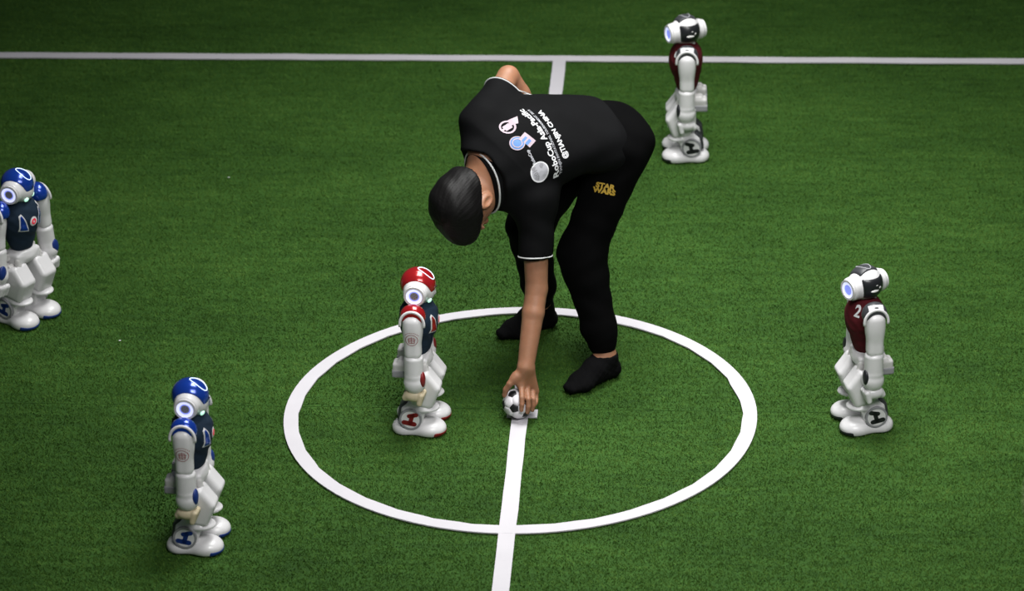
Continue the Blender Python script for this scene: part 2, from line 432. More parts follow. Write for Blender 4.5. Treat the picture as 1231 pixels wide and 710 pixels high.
# ------------------------------------------------------------------ robots
HR = 0.0032
def robot_meshes():
    R = {}
    # head, centred on the head centre, facing +x
    EC = V3(0.004, 0, -0.009)                                     # ear axis
    head_pr = [ell((0, 0, 0), (0.054, 0.051, 0.053), 0.01), ell((0.020, 0, -0.017), (0.040, 0.043, 0.034), 0.02)]
    for s in (1, -1): head_pr.append(cyl(EC + V3(0, s*0.040, 0), (0, 1, 0), 0.0385, 0.027, 0.010, 0.012))
    R['head'] = sculpt('head', head_pr, HR)
    cut = [cyl(EC + V3(0.002, s*0.06, -0.002), (0, 1, 0), 0.0430, 0.035, 0.006, 0.004, 's') for s in (1, -1)]
    R['cap'] = sculpt('cap', [ell((0, 0, 0.001), (0.0575, 0.0545, 0.0565), 0.01)] + cut + [half((0, 0, -0.022), (0.10, 0, -1)), sub(ell((0, 0, 0), (0.050, 0.047, 0.049), 0.002))], HR*0.9)
    R['topcap'] = sculpt('topcap', [ell((0, 0, 0.001), (0.0575, 0.0545, 0.0565), 0.01), half((0, 0, 0.012), (0, 0, -1)), half((-0.006, 0, 0), (-1, 0, -0.25)), half((0, 0.036, 0), (0, 1, 0)), half((0, -0.036, 0), (0, -1, 0)), sub(ell((0, 0, 0), (0.050, 0.047, 0.049), 0.002))], HR*0.8)
    R['rear'] = sculpt('rear', [ell((0, 0, 0.0), (0.0575, 0.054, 0.0565), 0.01), half((-0.020, 0, 0), (1, 0, 0.15)), half((0, 0.034, 0), (0.2, 1, 0)), half((0, -0.034, 0), (0.2, -1, 0)), half((0, 0, 0.030), (0, 0, 1)), half((0, 0, -0.036), (0, 0, -1)), sub(ell((0, 0, 0), (0.050, 0.047, 0.049), 0.002))], HR*0.8)
    R['rearpatch'] = sculpt('rearpatch', [ell((-0.053, 0.006, -0.008), (0.008, 0.016, 0.0055), 0.004), ell((-0.050, -0.012, 0.0), (0.008, 0.007, 0.006), 0.004), ell((-0.0485, 0.0, 0.010), (0.009, 0.010, 0.004), 0.003)], 0.002)
    R['ear'] = annulus('ear', 0.0265, 0.0335, -0.006, 0.0045); R['earback'] = annulus('earback', 0.0, 0.03, -0.006, 0.0)
    R['led'] = annulus('led', 0.0172, 0.0268, -0.001, 0.0018); R['ledinner'] = annulus('ledinner', 0.0135, 0.0174, -0.001, 0.0013)
    R['grille'] = annulus('grille', 0.0, 0.0138, -0.001, 0.0010)
    R['grillehole'] = annulus('grillehole', 0.0, 0.0014, 0.0, 0.0016, 6)
    pts = []
    for i in range(28):
        a = 2*math.pi*i/28; x = 0.012 + 0.030*math.cos(a) ; y = 0.017*math.sin(a)*(1 + 0.25*math.cos(a))
        z = 0.001 + 0.0565*math.sqrt(max(0, 1 - (x/0.0575)**2 - (y/0.0545)**2)); pts.append((x, y, z + 0.0004))
    R['touch'] = tube('touch', pts, 0.0015, True, 6)
    R['eye'] = sculpt('eye', [ell((0, 0, 0), (0.004, 0.0085, 0.0085), 0.002)], 0.0018)
    R['lens'] = sculpt('lens', [ell((0, 0, 0), (0.003, 0.0035, 0.0035), 0.002)], 0.0012)
    # torso (robot coordinates)
    tor = [ell((0.0, 0, 0.398), (0.058, 0.076, 0.066), 0.04), ell((0.0, 0, 0.31), (0.044, 0.050, 0.060), 0.06), ell((0.022, 0, 0.385), (0.040, 0.055, 0.050), 0.03), half((0, 0, 0.252), (0, 0, -1), 0.006)]
    R['torso'] = sculpt('torso', tor, 0.0038, lambda P: 0.0012*np.sin(P[:, 2]*160 + P[:, 1]*90)*np.cos(P[:, 0]*110))
    R['neck'] = sculpt('neck', [cyl((0, 0, 0.458), (0, 0, 1), 0.024, 0.022, 0.004), cyl((0, 0, 0.447), (0, 0, 1), 0.032, 0.008, 0.004)], HR)
    R['chestpanel'] = flat_poly([[(-0.012, -0.026), (0.013, -0.022), (0.010, 0.026), (0.005, 0.030), (-0.004, 0.004)]])
    R['chestrim'] = flat_poly([[(-0.016, -0.031), (0.017, -0.026), (0.0135, 0.030), (0.004, 0.036), (-0.008, 0.004)]])
    R['pelvis'] = sculpt('pelvis', [box((0.0, 0, 0.243), (0.036, 0.058, 0.022), 0.012), ell((0.01, 0, 0.245), (0.036, 0.040, 0.022), 0.015), ell((0, 0, 0.262), (0.040, 0.044, 0.014), 0.01)], HR)
    R['hipbox'] = sculpt('hipbox', [box((-0.046, 0, 0.228), (0.030, 0.024, 0.027), 0.009), box((-0.030, 0, 0.25), (0.028, 0.020, 0.014), 0.006, 0.01), cyl((0.006, 0, 0.214), (0, 1, 0), 0.017, 0.030, 0.004, 0.006)], HR)
    R['hipplate'] = sculpt('hipplate', [box((-0.0515, 0, 0.2175), (0.0265, 0.0255, 0.013), 0.004)], HR)
    R['hiplink'] = sculpt('hiplink', [ell((0.026, 0, 0.236), (0.012, 0.010, 0.018), 0.01), ell((0.034, 0, 0.218), (0.009, 0.009, 0.012), 0.01)], 0.0026)
    th = [polyx([(-0.034, 0.150), (-0.030, 0.222), (0.006, 0.226), (0.036, 0.228), (0.079, 0.168), (0.046, 0.098), (-0.006, 0.104)], -0.036, 0.036, 0.017), cyl((0.016, 0, 0.236), (0.25, 0, 1), 0.022, 0.020, 0.004, 0.006, 's')]
    R['thigh'] = sculpt('thigh', th, HR)
    sh = [polyx([(-0.052, 0.055), (-0.048, 0.098), (-0.018, 0.122), (0.030, 0.112), (0.022, 0.060), (0.014, 0.030), (-0.040, 0.030)], -0.029, 0.029, 0.010, 0.01),
          ell((0.028, 0, 0.092), (0.044, 0.038, 0.013), 0.014), ell((-0.018, 0, 0.078), (0.036, 0.036, 0.026), 0.012)]
    R['shank'] = sculpt('shank', sh, HR)
    R['calf'] = sculpt('calf', [polyx([(-0.062, 0.05), (-0.056, 0.10), (-0.034, 0.118), (-0.030, 0.05)], -0.022, 0.022, 0.006), ], HR)
    R['anklerim'] = annulus('anklerim', 0.030, 0.0365, -0.016, 0.005); R['ankledisc'] = annulus('ankledisc', 0.0, 0.031, -0.016, 0.0045)
    def stroke(x0, y0, x1, y1, w):
        d = math.atan2(y1-y0, x1-x0)
        return [(x1 + w*math.cos(d + q), y1 + w*math.sin(d + q)) for q in np.linspace(-math.pi/2, math.pi/2, 7)] + [(x0 + w*math.cos(d + q), y0 + w*math.sin(d + q)) for q in np.linspace(math.pi/2, 1.5*math.pi, 7)]
    R['mark'] = flat_poly([stroke(-0.021, -0.010, 0.012, -0.016, 0.0082), stroke(-0.004, 0.013, 0.019, 0.018, 0.0075), stroke(-0.002, -0.013, 0.006, 0.014, 0.0070)])
    ft = [ell((0.040, 0, 0.018), (0.049, 0.043, 0.027), 0.03), ell((-0.046, 0, 0.015), (0.036, 0.039, 0.026), 0.03), cone((-0.04, 0, 0.012), (0.04, 0, 0.012), 0.030, 0.034, 0.03, ((0, 0, 1), 0.7)), half((0, 0, 0), (0, 0, -1), 0.006)]
    R['foot'] = sculpt('foot', ft, HR)
    R['bumper'] = sculpt('bumper', ft[:3] + [half((0.058, 0, 0), (-1, 0, 0.35)), half((0, 0, 0.026), (0.15, 0, 1)), half((0, 0, 0.003), (0, 0, -1))], HR*0.8, lambda P: np.full(len(P), -0.0016))
    # arm, shoulder joint at the origin, hanging down -z, +y is outwards
    R['dome'] = sculpt('dome', [ell((0, -0.004, 0.006), (0.0415, 0.034, 0.040), 0.01), half((0, 0, -0.010), (0, 0, -1)), half((0, 0.0235, 0), (0, 1, 0.0))], HR)
    pts = [(0.0390*math.cos(a), 0.021, -0.014 + 0.044*math.sin(a)) for a in np.linspace(-0.15, math.pi + 0.15, 22)]
    R['arch'] = tube('arch', pts, 0.0048, False, 8)
    R['upperarm'] = sculpt('upperarm', [box((0, 0.006, -0.062), (0.0275, 0.0245, 0.074), 0.020, 0.01), ell((0, 0.006, -0.03), (0.029, 0.026, 0.05), 0.02)], HR)
    R['forearm'] = sculpt('forearm', [cyl((0.001, 0.004, -0.166), (0, 0, 1), 0.0305, 0.036, 0.008), ell((0.003, 0.004, -0.222), (0.036, 0.033, 0.038), 0.012), ell((0, 0.004, -0.132), (0.026, 0.024, 0.014), 0.01)], HR)
    R['forepanel'] = sculpt('forepanel', [ell((0.029, 0.012, -0.208), (0.0105, 0.0175, 0.028), 0.004)], 0.0026)
    hd = [ell((0.000, 0.004, -0.266), (0.034, 0.025, 0.022), 0.01)]
    for i in range(3): hd.append(cone((0.028 - i*0.002, -0.012 + i*0.015, -0.262), (0.018, -0.012 + i*0.015, -0.290), 0.0105, 0.0095, 0.004))
    hd += [cone((-0.012, 0.0, -0.268), (-0.028, 0.006, -0.276), 0.014, 0.011, 0.006)]
    R['hand'] = sculpt('hand', hd, 0.003)
    pl = ring2(0, 0, 0.0182, 0.0200, 32)
    for (x0, y0, x1, y1) in ((-0.010, 0.007, -0.002, 0.009), (0.001, 0.007, 0.010, 0.009), (-0.013, 0.001, 0.013, 0.0035), (-0.001, -0.012, 0.001, 0.012), (-0.011, -0.005, -0.002, -0.003), (0.002, -0.005, 0.011, -0.003), (-0.009, -0.011, 0.009, -0.009), (-0.010, -0.010, -0.008, 0.006), (0.008, -0.010, 0.010, 0.006)): pl.append(rect2(x0, y0, x1, y1))
    for i in range(9):
        a = math.radians(40 + i*12.5); pl.append([(0.0255*math.cos(a+q)*s_, 0.0255*math.sin(a+q)*s_) for q, s_ in ((0, 1), (0, 1.08), (0.12, 1.08), (0.12, 1))][::-1])
    R['print'] = flat_poly(pl)
    return R
RMESH = robot_meshes()
BV = {k: bvh_of(RMESH[k]) for k in ('torso', 'upperarm', 'head', 'cap')}
RMESH['armprint'] = drape(RMESH['print'], BV['upperarm'], (0, 0, -0.062), (-1, 0, 0), (0, 0, 1), (0, 1, 0), 0.0008, 0.02)
_db = bvh_of(RMESH['dome'])
RMESH['domepatch'] = drape(flat_poly([rect2(-0.024, -0.010, -0.006, 0.012), rect2(0.006, -0.010, 0.024, 0.012), rect2(-0.006, 0.004, 0.006, 0.012)]), _db, (0, 0.0, 0.02), (-1, 0, 0), (0, -0.6, 0.8), (0, 0.8, 0.6), 0.0012, 0.006)
for s, nm in ((1, 'l'), (-1, 'r')):
    mm = RMESH['chestpanel'].copy(); mm.transform(Matrix.Diagonal((s, 1, 1, 1)))
    RMESH['panel_' + nm] = drape(mm, BV['torso'], (0, s*0.036, 0.385), (0, 1, 0), (0, 0, 1), (1, 0, 0), 0.0020)
    mm = RMESH['chestrim'].copy(); mm.transform(Matrix.Diagonal((s, 1, 1, 1)))
    RMESH['rim_' + nm] = drape(mm, BV['torso'], (0, s*0.036, 0.385), (0, 1, 0), (0, 0, 1), (1, 0, 0), 0.0010)
RMESH['button_plate'] = drape(flat_poly([circ2(0, 0, 0.0165)]), BV['torso'], (0, 0, 0.385), (0, 1, 0), (0, 0, 1), (1, 0, 0), 0.0016)
RMESH['button'] = drape(flat_poly(ring2(0, 0, 0.0045, 0.010)), BV['torso'], (0, 0, 0.385), (0, 1, 0), (0, 0, 1), (1, 0, 0), 0.0026)
d45 = nrm((0.72, 0.69, 0)); d45b = (-d45[1], d45[0], 0)
RMESH['number2'] = drape(text_mesh('2', 0.046, 0.0012), BV['torso'], (0.035, 0.040, 0.412), d45b, (0, 0, 1), tuple(d45), 0.0015)
RMESH['dash'] = drape(flat_poly([rect2(-0.006, -0.010, 0.006, 0.010)]), BV['torso'], (0.035, 0.045, 0.425), d45b, (0, 0, 1), tuple(d45), 0.0015)
RMESH['backnumber'] = drape(text_mesh('1', 0.11, 0.004), BV['torso'], (-0.03, 0, 0.345), (0, -1, 0), (0, 0, 1), (-1, 0, 0), 0.0015)

def robot(pos, yaw, style, label, head_yaw=0.0, head_pitch=0.0, spread=0.06, number=None, handcol=None):
    root = bpy.data.objects.new('humanoid_robot', None); COL.objects.link(root)
    root.location = (pos[0], pos[1], -0.0045); root.rotation_euler = (0, 0, yaw); root.empty_display_size = 0.1
    tag(root, label, 'robot', 'humanoid robots on the field')
    gl, dk, je = {'red': (M_RED, M_DKRED, M_NAVY), 'blue': (M_BLUE, M_DKBLUE, M_NAVY), 'grey': (M_DARKGREY, M_BLACKPL, M_MAROON)}[style]
    R = RMESH
    t = obj('jersey', R['torso'], je, root)
    obj('neck', R['neck'], M_OFFWHITE, root)
    if style != 'grey':
        for nm in 'lr': obj('chest_panel_rim', R['rim_' + nm], M_WHITEPRINT, t); obj('chest_panel', R['panel_' + nm], gl, t)
        obj('chest_button_plate', R['button_plate'], M_WHITEPRINT, t); obj('chest_button', R['button'], M_BUTTON, t)
        obj('back_number', R['backnumber'], M_WHITEPRINT, t)
    if number: obj('jersey_number', R[number], M_WHITEPRINT, t)
    hc = V3(0.004, 0, 0.5065)
    h = obj('head', R['head'], M_WHITE, root, hc, (0, head_pitch, head_yaw))
    if style == 'grey':
        obj('head_cap', R['topcap'], gl, h); rp = obj('rear_panel', R['rear'], M_BLACKPL, h); obj('rear_sticker', R['rearpatch'], M_OFFWHITE, h)
    else:
        obj('head_cap', R['cap'], gl, h)
    obj('touch_light', R['touch'], M_TOUCH if style != 'grey' else M_SILVER, h)
    for s in (1, -1):
        L_ = (0.004, s*0.0680, -0.009); r_ = (0, 0, 0 if s > 0 else math.pi)
        obj('ear_rim', R['ear'], M_WHITE, h, L_, r_); obj('ear_base', R['earback'], M_WHITE, h, L_, r_)
        obj('ear_light', R['led'], M_LED, h, L_, r_); obj('ear_light_inner', R['ledinner'], M_LEDBLUE, h, L_, r_)
        obj('speaker_grille', R['grille'], M_GREY if style != 'grey' else M_LEDBLUE, h, L_, r_)
        if style != 'grey':
            for i in range(7):
                a = i*math.pi/3; q = (0.0, 0.0) if i == 6 else (0.0075*math.cos(a), 0.0075*math.sin(a))
                obj('grille_hole', R['grillehole'], M_DARKGREY, h, (L_[0] + q[0], L_[1], L_[2] + q[1]), r_)
        obj('eye', R['eye'], M_EYE if style != 'grey' else M_LED, h, (0.0545, s*0.025, -0.026), (0, 0.15, s*0.45))
    obj('camera_lens', R['lens'], M_BLACKPL, h, (0.0565, 0, 0.018)); obj('camera_lens', R['lens'], M_BLACKPL, h, (0.0585, 0, -0.030))
    obj('pelvis', R['pelvis'], M_WHITE, root)
    for s in (1, -1):
        y = s*0.052
        hb = obj('hip', R['hipbox'], M_OFFWHITE, root, (0, y, 0)); obj('hip_motor', R['hipplate'], M_GREY, hb)
        tg = obj('thigh', R['thigh'], M_WHITE, root, (0, y, 0)); obj('hip_link', R['hiplink'], M_OFFWHITE, tg)
        sh = obj('shank', R['shank'], M_WHITE, root, (0, y, 0)); obj('calf_plate', R['calf'], M_DARKGREY, sh)
        for q in (1,):
            rot = (0, 0, 0 if s > 0 else math.pi); lc = (-0.019, s*0.036, 0.062)
            obj('ankle_rim', R['anklerim'], M_GREY, sh, lc, rot); obj('ankle_disc', R['ankledisc'], M_WHITE, sh, lc, rot)
            # emblem lies on the outer face of the disc
            mk = obj('ankle_emblem', R['mark'], dk, sh, (-0.019, s*0.0412, 0.062), (math.pi/2, 0, math.pi if s > 0 else 0), (-1 if s > 0 else 1, 1, 1))
        fo = obj('foot', R['foot'], M_WHITE, root, (0, y, 0), (0, 0, s*0.06)); obj('toe_bumper', R['bumper'], dk, fo)
        a_loc = V3(0, s*0.098, 0.433)
        rx = s*spread
        def arm(nm, me, mt, par=root):
            if par is not root: return obj(nm, me, mt, par)
            return obj(nm, me, mt, root, a_loc, (rx, 0.0, 0), (1, s, 1))
        sd = arm('shoulder_cap', R['dome'], gl); obj('shoulder_rim', R['arch'], M_WHITE, sd)
        ua = arm('upper_arm', R['upperarm'], M_WHITE)
        if style != 'grey': obj('arm_print', R['armprint'], M_PRINT, ua)
        else: obj('shoulder_sticker', R['domepatch'], M_WHITEPRINT, sd)
        fa = arm('forearm', R['forearm'], M_WHITE); obj('forearm_panel', R['forepanel'], dk, fa)
        arm('hand', R['hand'], handcol or (M_CREAM if style != 'grey' else M_WHITE))
    return root
rd = math.radians
robot(onz(506, 507), rd(-4), 'red', 'standing white robot with glossy red helmet and navy jersey beside the ball', rd(-2), rd(20))
robot(onz(238, 648), rd(-4), 'blue', 'white robot with blue helmet standing side-on alone outside the circle', rd(-2), rd(20))
robot(onz(33, 379), rd(-33), 'blue', 'white robot with blue helmet turned to show its red chest button', rd(18), rd(18), 0.10, 'dash', M_WHITE)
robot(onz(1037, 505), rd(194), 'grey', 'white robot in maroon jersey numbered 2 standing outside the centre circle', rd(-66), rd(0), 0.04, 'number2')
robot(onz(825, 183), rd(181), 'grey', 'white robot in maroon jersey standing near the touchline behind the person', rd(-65), rd(0), 0.04, 'dash')

# ------------------------------------------------------------------ football
def football(c, r):
    ph = (1 + 5**0.5)/2; ico = []
    for a in (-1, 1):
        for b in (-ph, ph): ico += [V3(0, a, b), V3(a, b, 0), V3(b, 0, a)]
    ico = np.array(ico); D = np.linalg.norm(ico[:, None] - ico[None], axis=2); nb = [np.where(np.abs(D[i] - 2) < 1e-6)[0] for i in range(12)]
    root = bpy.data.objects.new('football', None); COL.objects.link(root); root.location = c; root.empty_display_size = 0.05
    # turn the ball so that black patches fall where the photograph shows them
    root.rotation_euler = BALL_ROT
    tag(root, 'small black and white football held down by the hand', 'football')
    cells = []
    for i in range(12): cells.append(([ico[i] + (ico[j] - ico[i])/3 for j in nb[i]], ico[i], M_BALLB))
    for i in range(12):
        for j in nb[i]:
            for k in nb[i]:
                if i < j < k and abs(D[j, k] - 2) < 1e-6:
                    t = (i, j, k); cells.append(([ico[p_] + (ico[q] - ico[p_])/3 for p_ in t for q in t if p_ != q], ico[i] + ico[j] + ico[k], M_BALLW))
    shell = sculpt('bladder', [ell((0, 0, 0), (r*0.972,)*3, 0.002)], r/14)
    obj('bladder', shell, M_BALLW, root)
    for pts, ctr, mt in cells:
        n = nrm(ctr); ctr = np.mean(pts, 0); x = nrm(np.cross(n, V3(0.3, 0.5, 0.81))); y = np.cross(n, x)
        pts = sorted(pts, key=lambda p_: math.atan2((p_ - ctr) @ y, (p_ - ctr) @ x)); m_ = len(pts)
        pts = [ctr + (p_ - ctr)*0.985 for p_ in pts]
        v = [nrm(ctr)*r]; f = []
        ring = []
        for fr, rr in ((0.5, r), (0.9, r*0.999), (1.0, r*0.965)):
            idx = []
            for i in range(m_):
                for t in (0, 0.5):
                    q = pts[i]*(1-t) + pts[(i+1) % m_]*t; idx.append(len(v)); v.append(nrm(ctr + (q - ctr)*fr)*rr)
            ring.append(idx)
        k = 2*m_
        for i in range(k):
            f.append((0, ring[0][i], ring[0][(i+1) % k]))
            for a, b in ((0, 1), (1, 2)): f.append((ring[a][i], ring[b][i], ring[b][(i+1) % k], ring[a][(i+1) % k]))
        obj('panel', mesh('panel', v, f), mt, root)
    return root
BALL_R = 0.05
_bg = onz(622.5, 501.2)
BALL = V3(_bg[0], _bg[1], BALL_R + 0.001)
def ball_rotation():
    # two patches seen by the camera: at (615.5,473.5) and (618,491)
    def dirn(u, v):
        r_ = nrm(ray(u, v)); oc = CAM - BALL; b = oc @ r_; c_ = oc @ oc - BALL_R**2; t = -b - math.sqrt(max(b*b - c_, 0)); return nrm(CAM + t*r_ - BALL)
    a, b = dirn(618, 491), dirn(615.5, 473.5)
    ph = (1 + 5**0.5)/2; p0 = nrm((0, 1, ph)); p1 = nrm((0, -1, ph))
    def fr(a, b): x = nrm(a); z = nrm(np.cross(a, b)); return np.stack([x, np.cross(z, x), z], 1)
    Rm_ = fr(a, b) @ fr(p0, p1).T
    return Matrix(Rm_.tolist()).to_euler()
BALL_ROT = ball_rotation()
football(tuple(BALL), BALL_R)

# ------------------------------------------------------------------ the person (bending, left hand on the ball, right hand on the hip)
UP = V3(0, 0, 1)
PC = V3(0.268, 0.485, 0.768)                                    # pelvis centre
C7 = V3(-0.080, 0.195, 0.775)
LSH = ony(643, 240, 0.20); RSH = ony(580, 147, 0.315)
LEL = ony(645, 347, 0.115); LWR = ony(632, 441, -0.004)
REL = ony(611, 92, 0.53); RWR = ony(654, 160, 0.575)
sdir = nrm(RSH - LSH); udir = nrm(C7 - PC); udir = nrm(udir - (udir @ sdir)*sdir*0.5)
nchest = nrm(np.cross(sdir, udir)); lpel = nrm(V3(0.63, -0.76, -0.12)); npel = nrm(np.cross(-lpel, nrm(C7 - PC)))
LHIP = PC + lpel*0.080 - npel*0.01; RHIP = PC - lpel*0.080 - npel*0.01
LAN = V3(0.272, 0.268, 0.075); RAN = V3(0.043, 0.632, 0.075)
def knee(hip, an, fw, lt, ls):
    d = an - hip; L = np.linalg.norm(d); L_ = min(L, (lt + ls)*0.999); a = (lt*lt - ls*ls + L_*L_)/(2*L_); hgt = math.sqrt(max(lt*lt - a*a, 0))
    ax = d/L; f = nrm(fw - (fw @ ax)*ax); return hip + ax*a + f*hgt
LKN = ony(699, 304, 0.345); RKN = knee(RHIP, RAN, V3(-0.8, -0.5, 0), 0.385, 0.39)
LFD = nrm(V3(-0.117, -0.121, 0)); RFD = nrm(V3(-0.82, -0.57, 0))

def lerp(a, b, t): return a + (b - a)*t
def torso_prims(g, t0=0.0, t1=1.0):                            # g: extra thickness of the cloth
    out = []
    MID = lerp(PC, C7, 0.5) + UP*0.165 + nchest*0.0
    st = []
    for t in np.linspace(0, 1, 8):
        c = (1-t)**2*PC + 2*t*(1-t)*MID + t*t*C7
        n = nrm(lerp(npel, nchest, min(1, max(0, (t - 0.05)/0.8))))
        w = np.interp(t, [0, 0.25, 0.45, 0.75, 0.92, 1], [0.140, 0.128, 0.124, 0.140, 0.125, 0.085])
        fl = np.interp(t, [0, 0.3, 0.7, 1], [0.70, 0.60, 0.66, 0.64])
        st.append((t, c - n*0.035*np.interp(t, [0, 0.2, 0.5, 0.9, 1], [0.2, 0.2, 0.6, 1, 1.2]), w, n, fl))
    for (ta, a, wa, na, fa), (tb, b, wb_, nb, fb) in zip(st[:-1], st[1:]):
        if ta >= t0 - 1e-6 and tb <= t1 + 1e-6: out.append(cone(a, b, wa + g, wb_ + g, 0.03, (nrm(na + nb), (fa + fb)/2)))
    return out
def shoulder_prims(g):
    top = C7 - nchest*0.045 - udir*0.03
    out = []
    for S in (LSH, RSH): out += [cone(top, S, 0.058 + g, 0.050 + g, 0.05), ]
    return out
def arm_prims(S, E, W_, g=0.0, upto=1.0):
    E2 = lerp(S, E, upto)
    out = [cone(S, E2, 0.047 + g, lerp(0.047, 0.036, upto) + g, 0.03)]
    if upto == 1.0: out += [cone(E, lerp(E, W_, 0.30), 0.0355, 0.0355, 0.008), cone(lerp(E, W_, 0.30), W_, 0.0355, 0.0275, 0.008)]
    return out
def leg_prims(Hp, K, A, g=0.0):
    return [cone(Hp, K, 0.080 + g, 0.054 + g, 0.03), cone(K, lerp(K, A, 0.35), 0.054 + g, 0.053 + g, 0.03), cone(lerp(K, A, 0.35), A, 0.053 + g, 0.034 + g*0.6, 0.02)]
def foot_prims(A, fd, g=0.0):
    heel = V3(A[0], A[1], 0.026) - fd*0.022; ball = V3(A[0], A[1], 0.022) + fd*0.115; toe = V3(A[0], A[1], 0.017) + fd*0.165
    sd = np.cross(UP, fd); inst = V3(A[0], A[1], 0.052) + fd*0.05
    return [cone(A, heel, 0.033 + g, 0.026 + g, 0.03), cone(V3(A[0], A[1], 0.055) + fd*0.01, inst, 0.034 + g, 0.029 + g, 0.02), cone(inst, ball, 0.028 + g, 0.022 + g, 0.02, (sd, 1.35)),
            cone(ball, toe, 0.019 + g, 0.011 + g, 0.02, (sd, 1.9)), cone(heel, ball, 0.024 + g, 0.020 + g, 0.02, (sd, 1.4)), half((0, 0, 0.0005 - g*0.3), (0, 0, -1), 0.004)]

# head frame
HU = nrm(V3(-0.45, -0.80, -0.38)); HF = V3(0.20, 0.13, -0.97); HF = nrm(HF - (HF @ HU)*HU); HL = np.cross(HU, HF)
_a = math.radians(12); HF, HL = HF*math.cos(_a) + HL*math.sin(_a), HL*math.cos(_a) - HF*math.sin(_a)
HC = ony(557, 246, 0.125)                                       # centre of the skull
HB = np.stack([HL, HF, HU])                                     # rows: left, face, up
def hp(l, f, u): return HC + HL*l + HF*f + HU*u
def head_prims():
    pr = [ell(hp(0, -0.008, 0.018), (0.075, 0.093, 0.085), 0.03, HB), ell(hp(0, 0.026, -0.042), (0.065, 0.064, 0.070), 0.035, HB),
          cone(hp(0, 0.060, -0.092), hp(0, 0.068, -0.088), 0.028, 0.022, 0.03), cone(hp(0, 0.084, 0.0), hp(0, 0.104, -0.038), 0.009, 0.013, 0.012),
          ell(hp(0, 0.086, -0.066), (0.024, 0.012, 0.007), 0.008, HB), ell(hp(0, 0.084, -0.078), (0.021, 0.012, 0.007), 0.008, HB)]
    for s in (1, -1):
        pr += [ell(hp(s*0.032, 0.086, 0.004), (0.020, 0.012, 0.008), 0.012, HB, 's'), ell(hp(s*0.032, 0.073, 0.004), (0.013, 0.013, 0.011), 0.004, HB),
               ell(hp(s*0.032, 0.082, 0.020), (0.022, 0.010, 0.006), 0.012, HB)]
        q = hp(s*0.074, 0.006, -0.024)
        eb = np.stack([nrm(HL*s - HF*0.45), nrm(HF + HL*s*0.45), HU])
        pr += [ell(q + HL*s*0.006, (0.010, 0.021, 0.035), 0.008, eb), ell(q + HL*s*0.016 + HF*0.003, (0.006, 0.010, 0.019), 0.006, eb, 's')]
    NB = C7 - nchest*0.050 + udir*0.0
    pr += [cone(NB, hp(0, -0.018, -0.055), 0.054, 0.046, 0.03)]
    return pr
# left hand on the ball
def onball(u, v, rad, yback=None):
    r_ = nrm(ray(u, v)); oc = CAM - BALL; b = oc @ r_; disc = b*b - (oc @ oc - rad*rad)
    return CAM + (-b - math.sqrt(disc))*r_ if disc > 0 else CAM - b*r_
def hand_left():
    pr = []
    mcp = [onball(627, 464, 0.066), onball(633.5, 463.5, 0.067), onball(639.5, 466, 0.066), onball(644, 470, 0.064)]
    mcp = [BALL + nrm(q - BALL)*np.linalg.norm(q - BALL) for q in mcp]
    pip = [onball(627.5, 478, 0.064), onball(635, 479.5, 0.065), onball(641.2, 479.5, 0.064), onball(644.5, 479, 0.062)]
    tip = [onball(626.8, 492.5, 0.0585), onball(634.2, 495, 0.0585), onball(640, 492.5, 0.058), onball(642.5, 487, 0.058)]
    palm = lerp(LWR, (mcp[1] + mcp[2])/2, 0.5)
    for i, q in enumerate(mcp):
        pr.append(cone(LWR + (q - mcp[1])*0.35, q, 0.0165, 0.0120, 0.014))
    for i in range(4):
        rr = (0.0088, 0.0092, 0.0088, 0.0078)[i]
        mid = lerp(pip[i], tip[i], 0.55); md = nrm(mid - BALL); mid = BALL + md*(0.0605)
        pr += [cone(mcp[i], pip[i], rr*1.12, rr, 0.003), cone(pip[i], mid, rr, rr*0.93, 0.002), cone(mid, tip[i], rr*0.93, rr*0.82, 0.002)]
    t0 = ony(621, 452, LWR[1] - 0.016); t1 = ony(613.0, 461, -0.034); t2 = ony(608.2, 468, -0.034); t3 = ony(606.2, 475, -0.034)
    pr += [cone(lerp(t0, t1, 0.4), mcp[0], 0.011, 0.010, 0.012), cone(lerp(LWR, palm, 0.4), t0, 0.016, 0.0145, 0.014), cone(t0, t1, 0.0145, 0.0105, 0.010), cone(t1, t2, 0.0105, 0.0092, 0.004), cone(t2, t3, 0.0092, 0.0078, 0.004)]
    return pr
def hand_right():
    d = nrm(RWR - REL); side = nrm(np.cross(d, npel)); pr = []
    kn = RWR + d*0.085
    for i in range(4):
        q = kn + side*(i - 1.5)*0.019
        pr += [cone(RWR + side*(i - 1.5)*0.008, q, 0.016, 0.011, 0.014), cone(q, q + d*0.035 - npel*0.012, 0.0095, 0.0088, 0.003), cone(q + d*0.035 - npel*0.012, q + d*0.055 - npel*0.030, 0.0088, 0.0075, 0.003)]
    pr += [cone(RWR + d*0.02, RWR + d*0.055 + side*0.045, 0.014, 0.0095, 0.012), cone(RWR + d*0.055 + side*0.045, RWR + d*0.085 + side*0.050, 0.0095, 0.008, 0.004)]
    return pr
body_prims = (foot_prims(LAN, LFD) + foot_prims(RAN, RFD)[:5] + leg_prims(LHIP, LKN, LAN) + leg_prims(RHIP, RKN, RAN)
              + torso_prims(-0.006) + shoulder_prims(-0.006) + arm_prims(LSH, LEL, LWR) + arm_prims(RSH, REL, RWR) + head_prims() + hand_left() + hand_right())
_hf = [q for q in body_prims if q[4] == 'i']; body_prims = [q for q in body_prims if q[4] != 'i'] + _hf
person = obj('person', sculpt('person', body_prims, 0.0042), M_SKIN)
tag(person, 'person in black shirt and trousers bending over to set down the football', 'person')

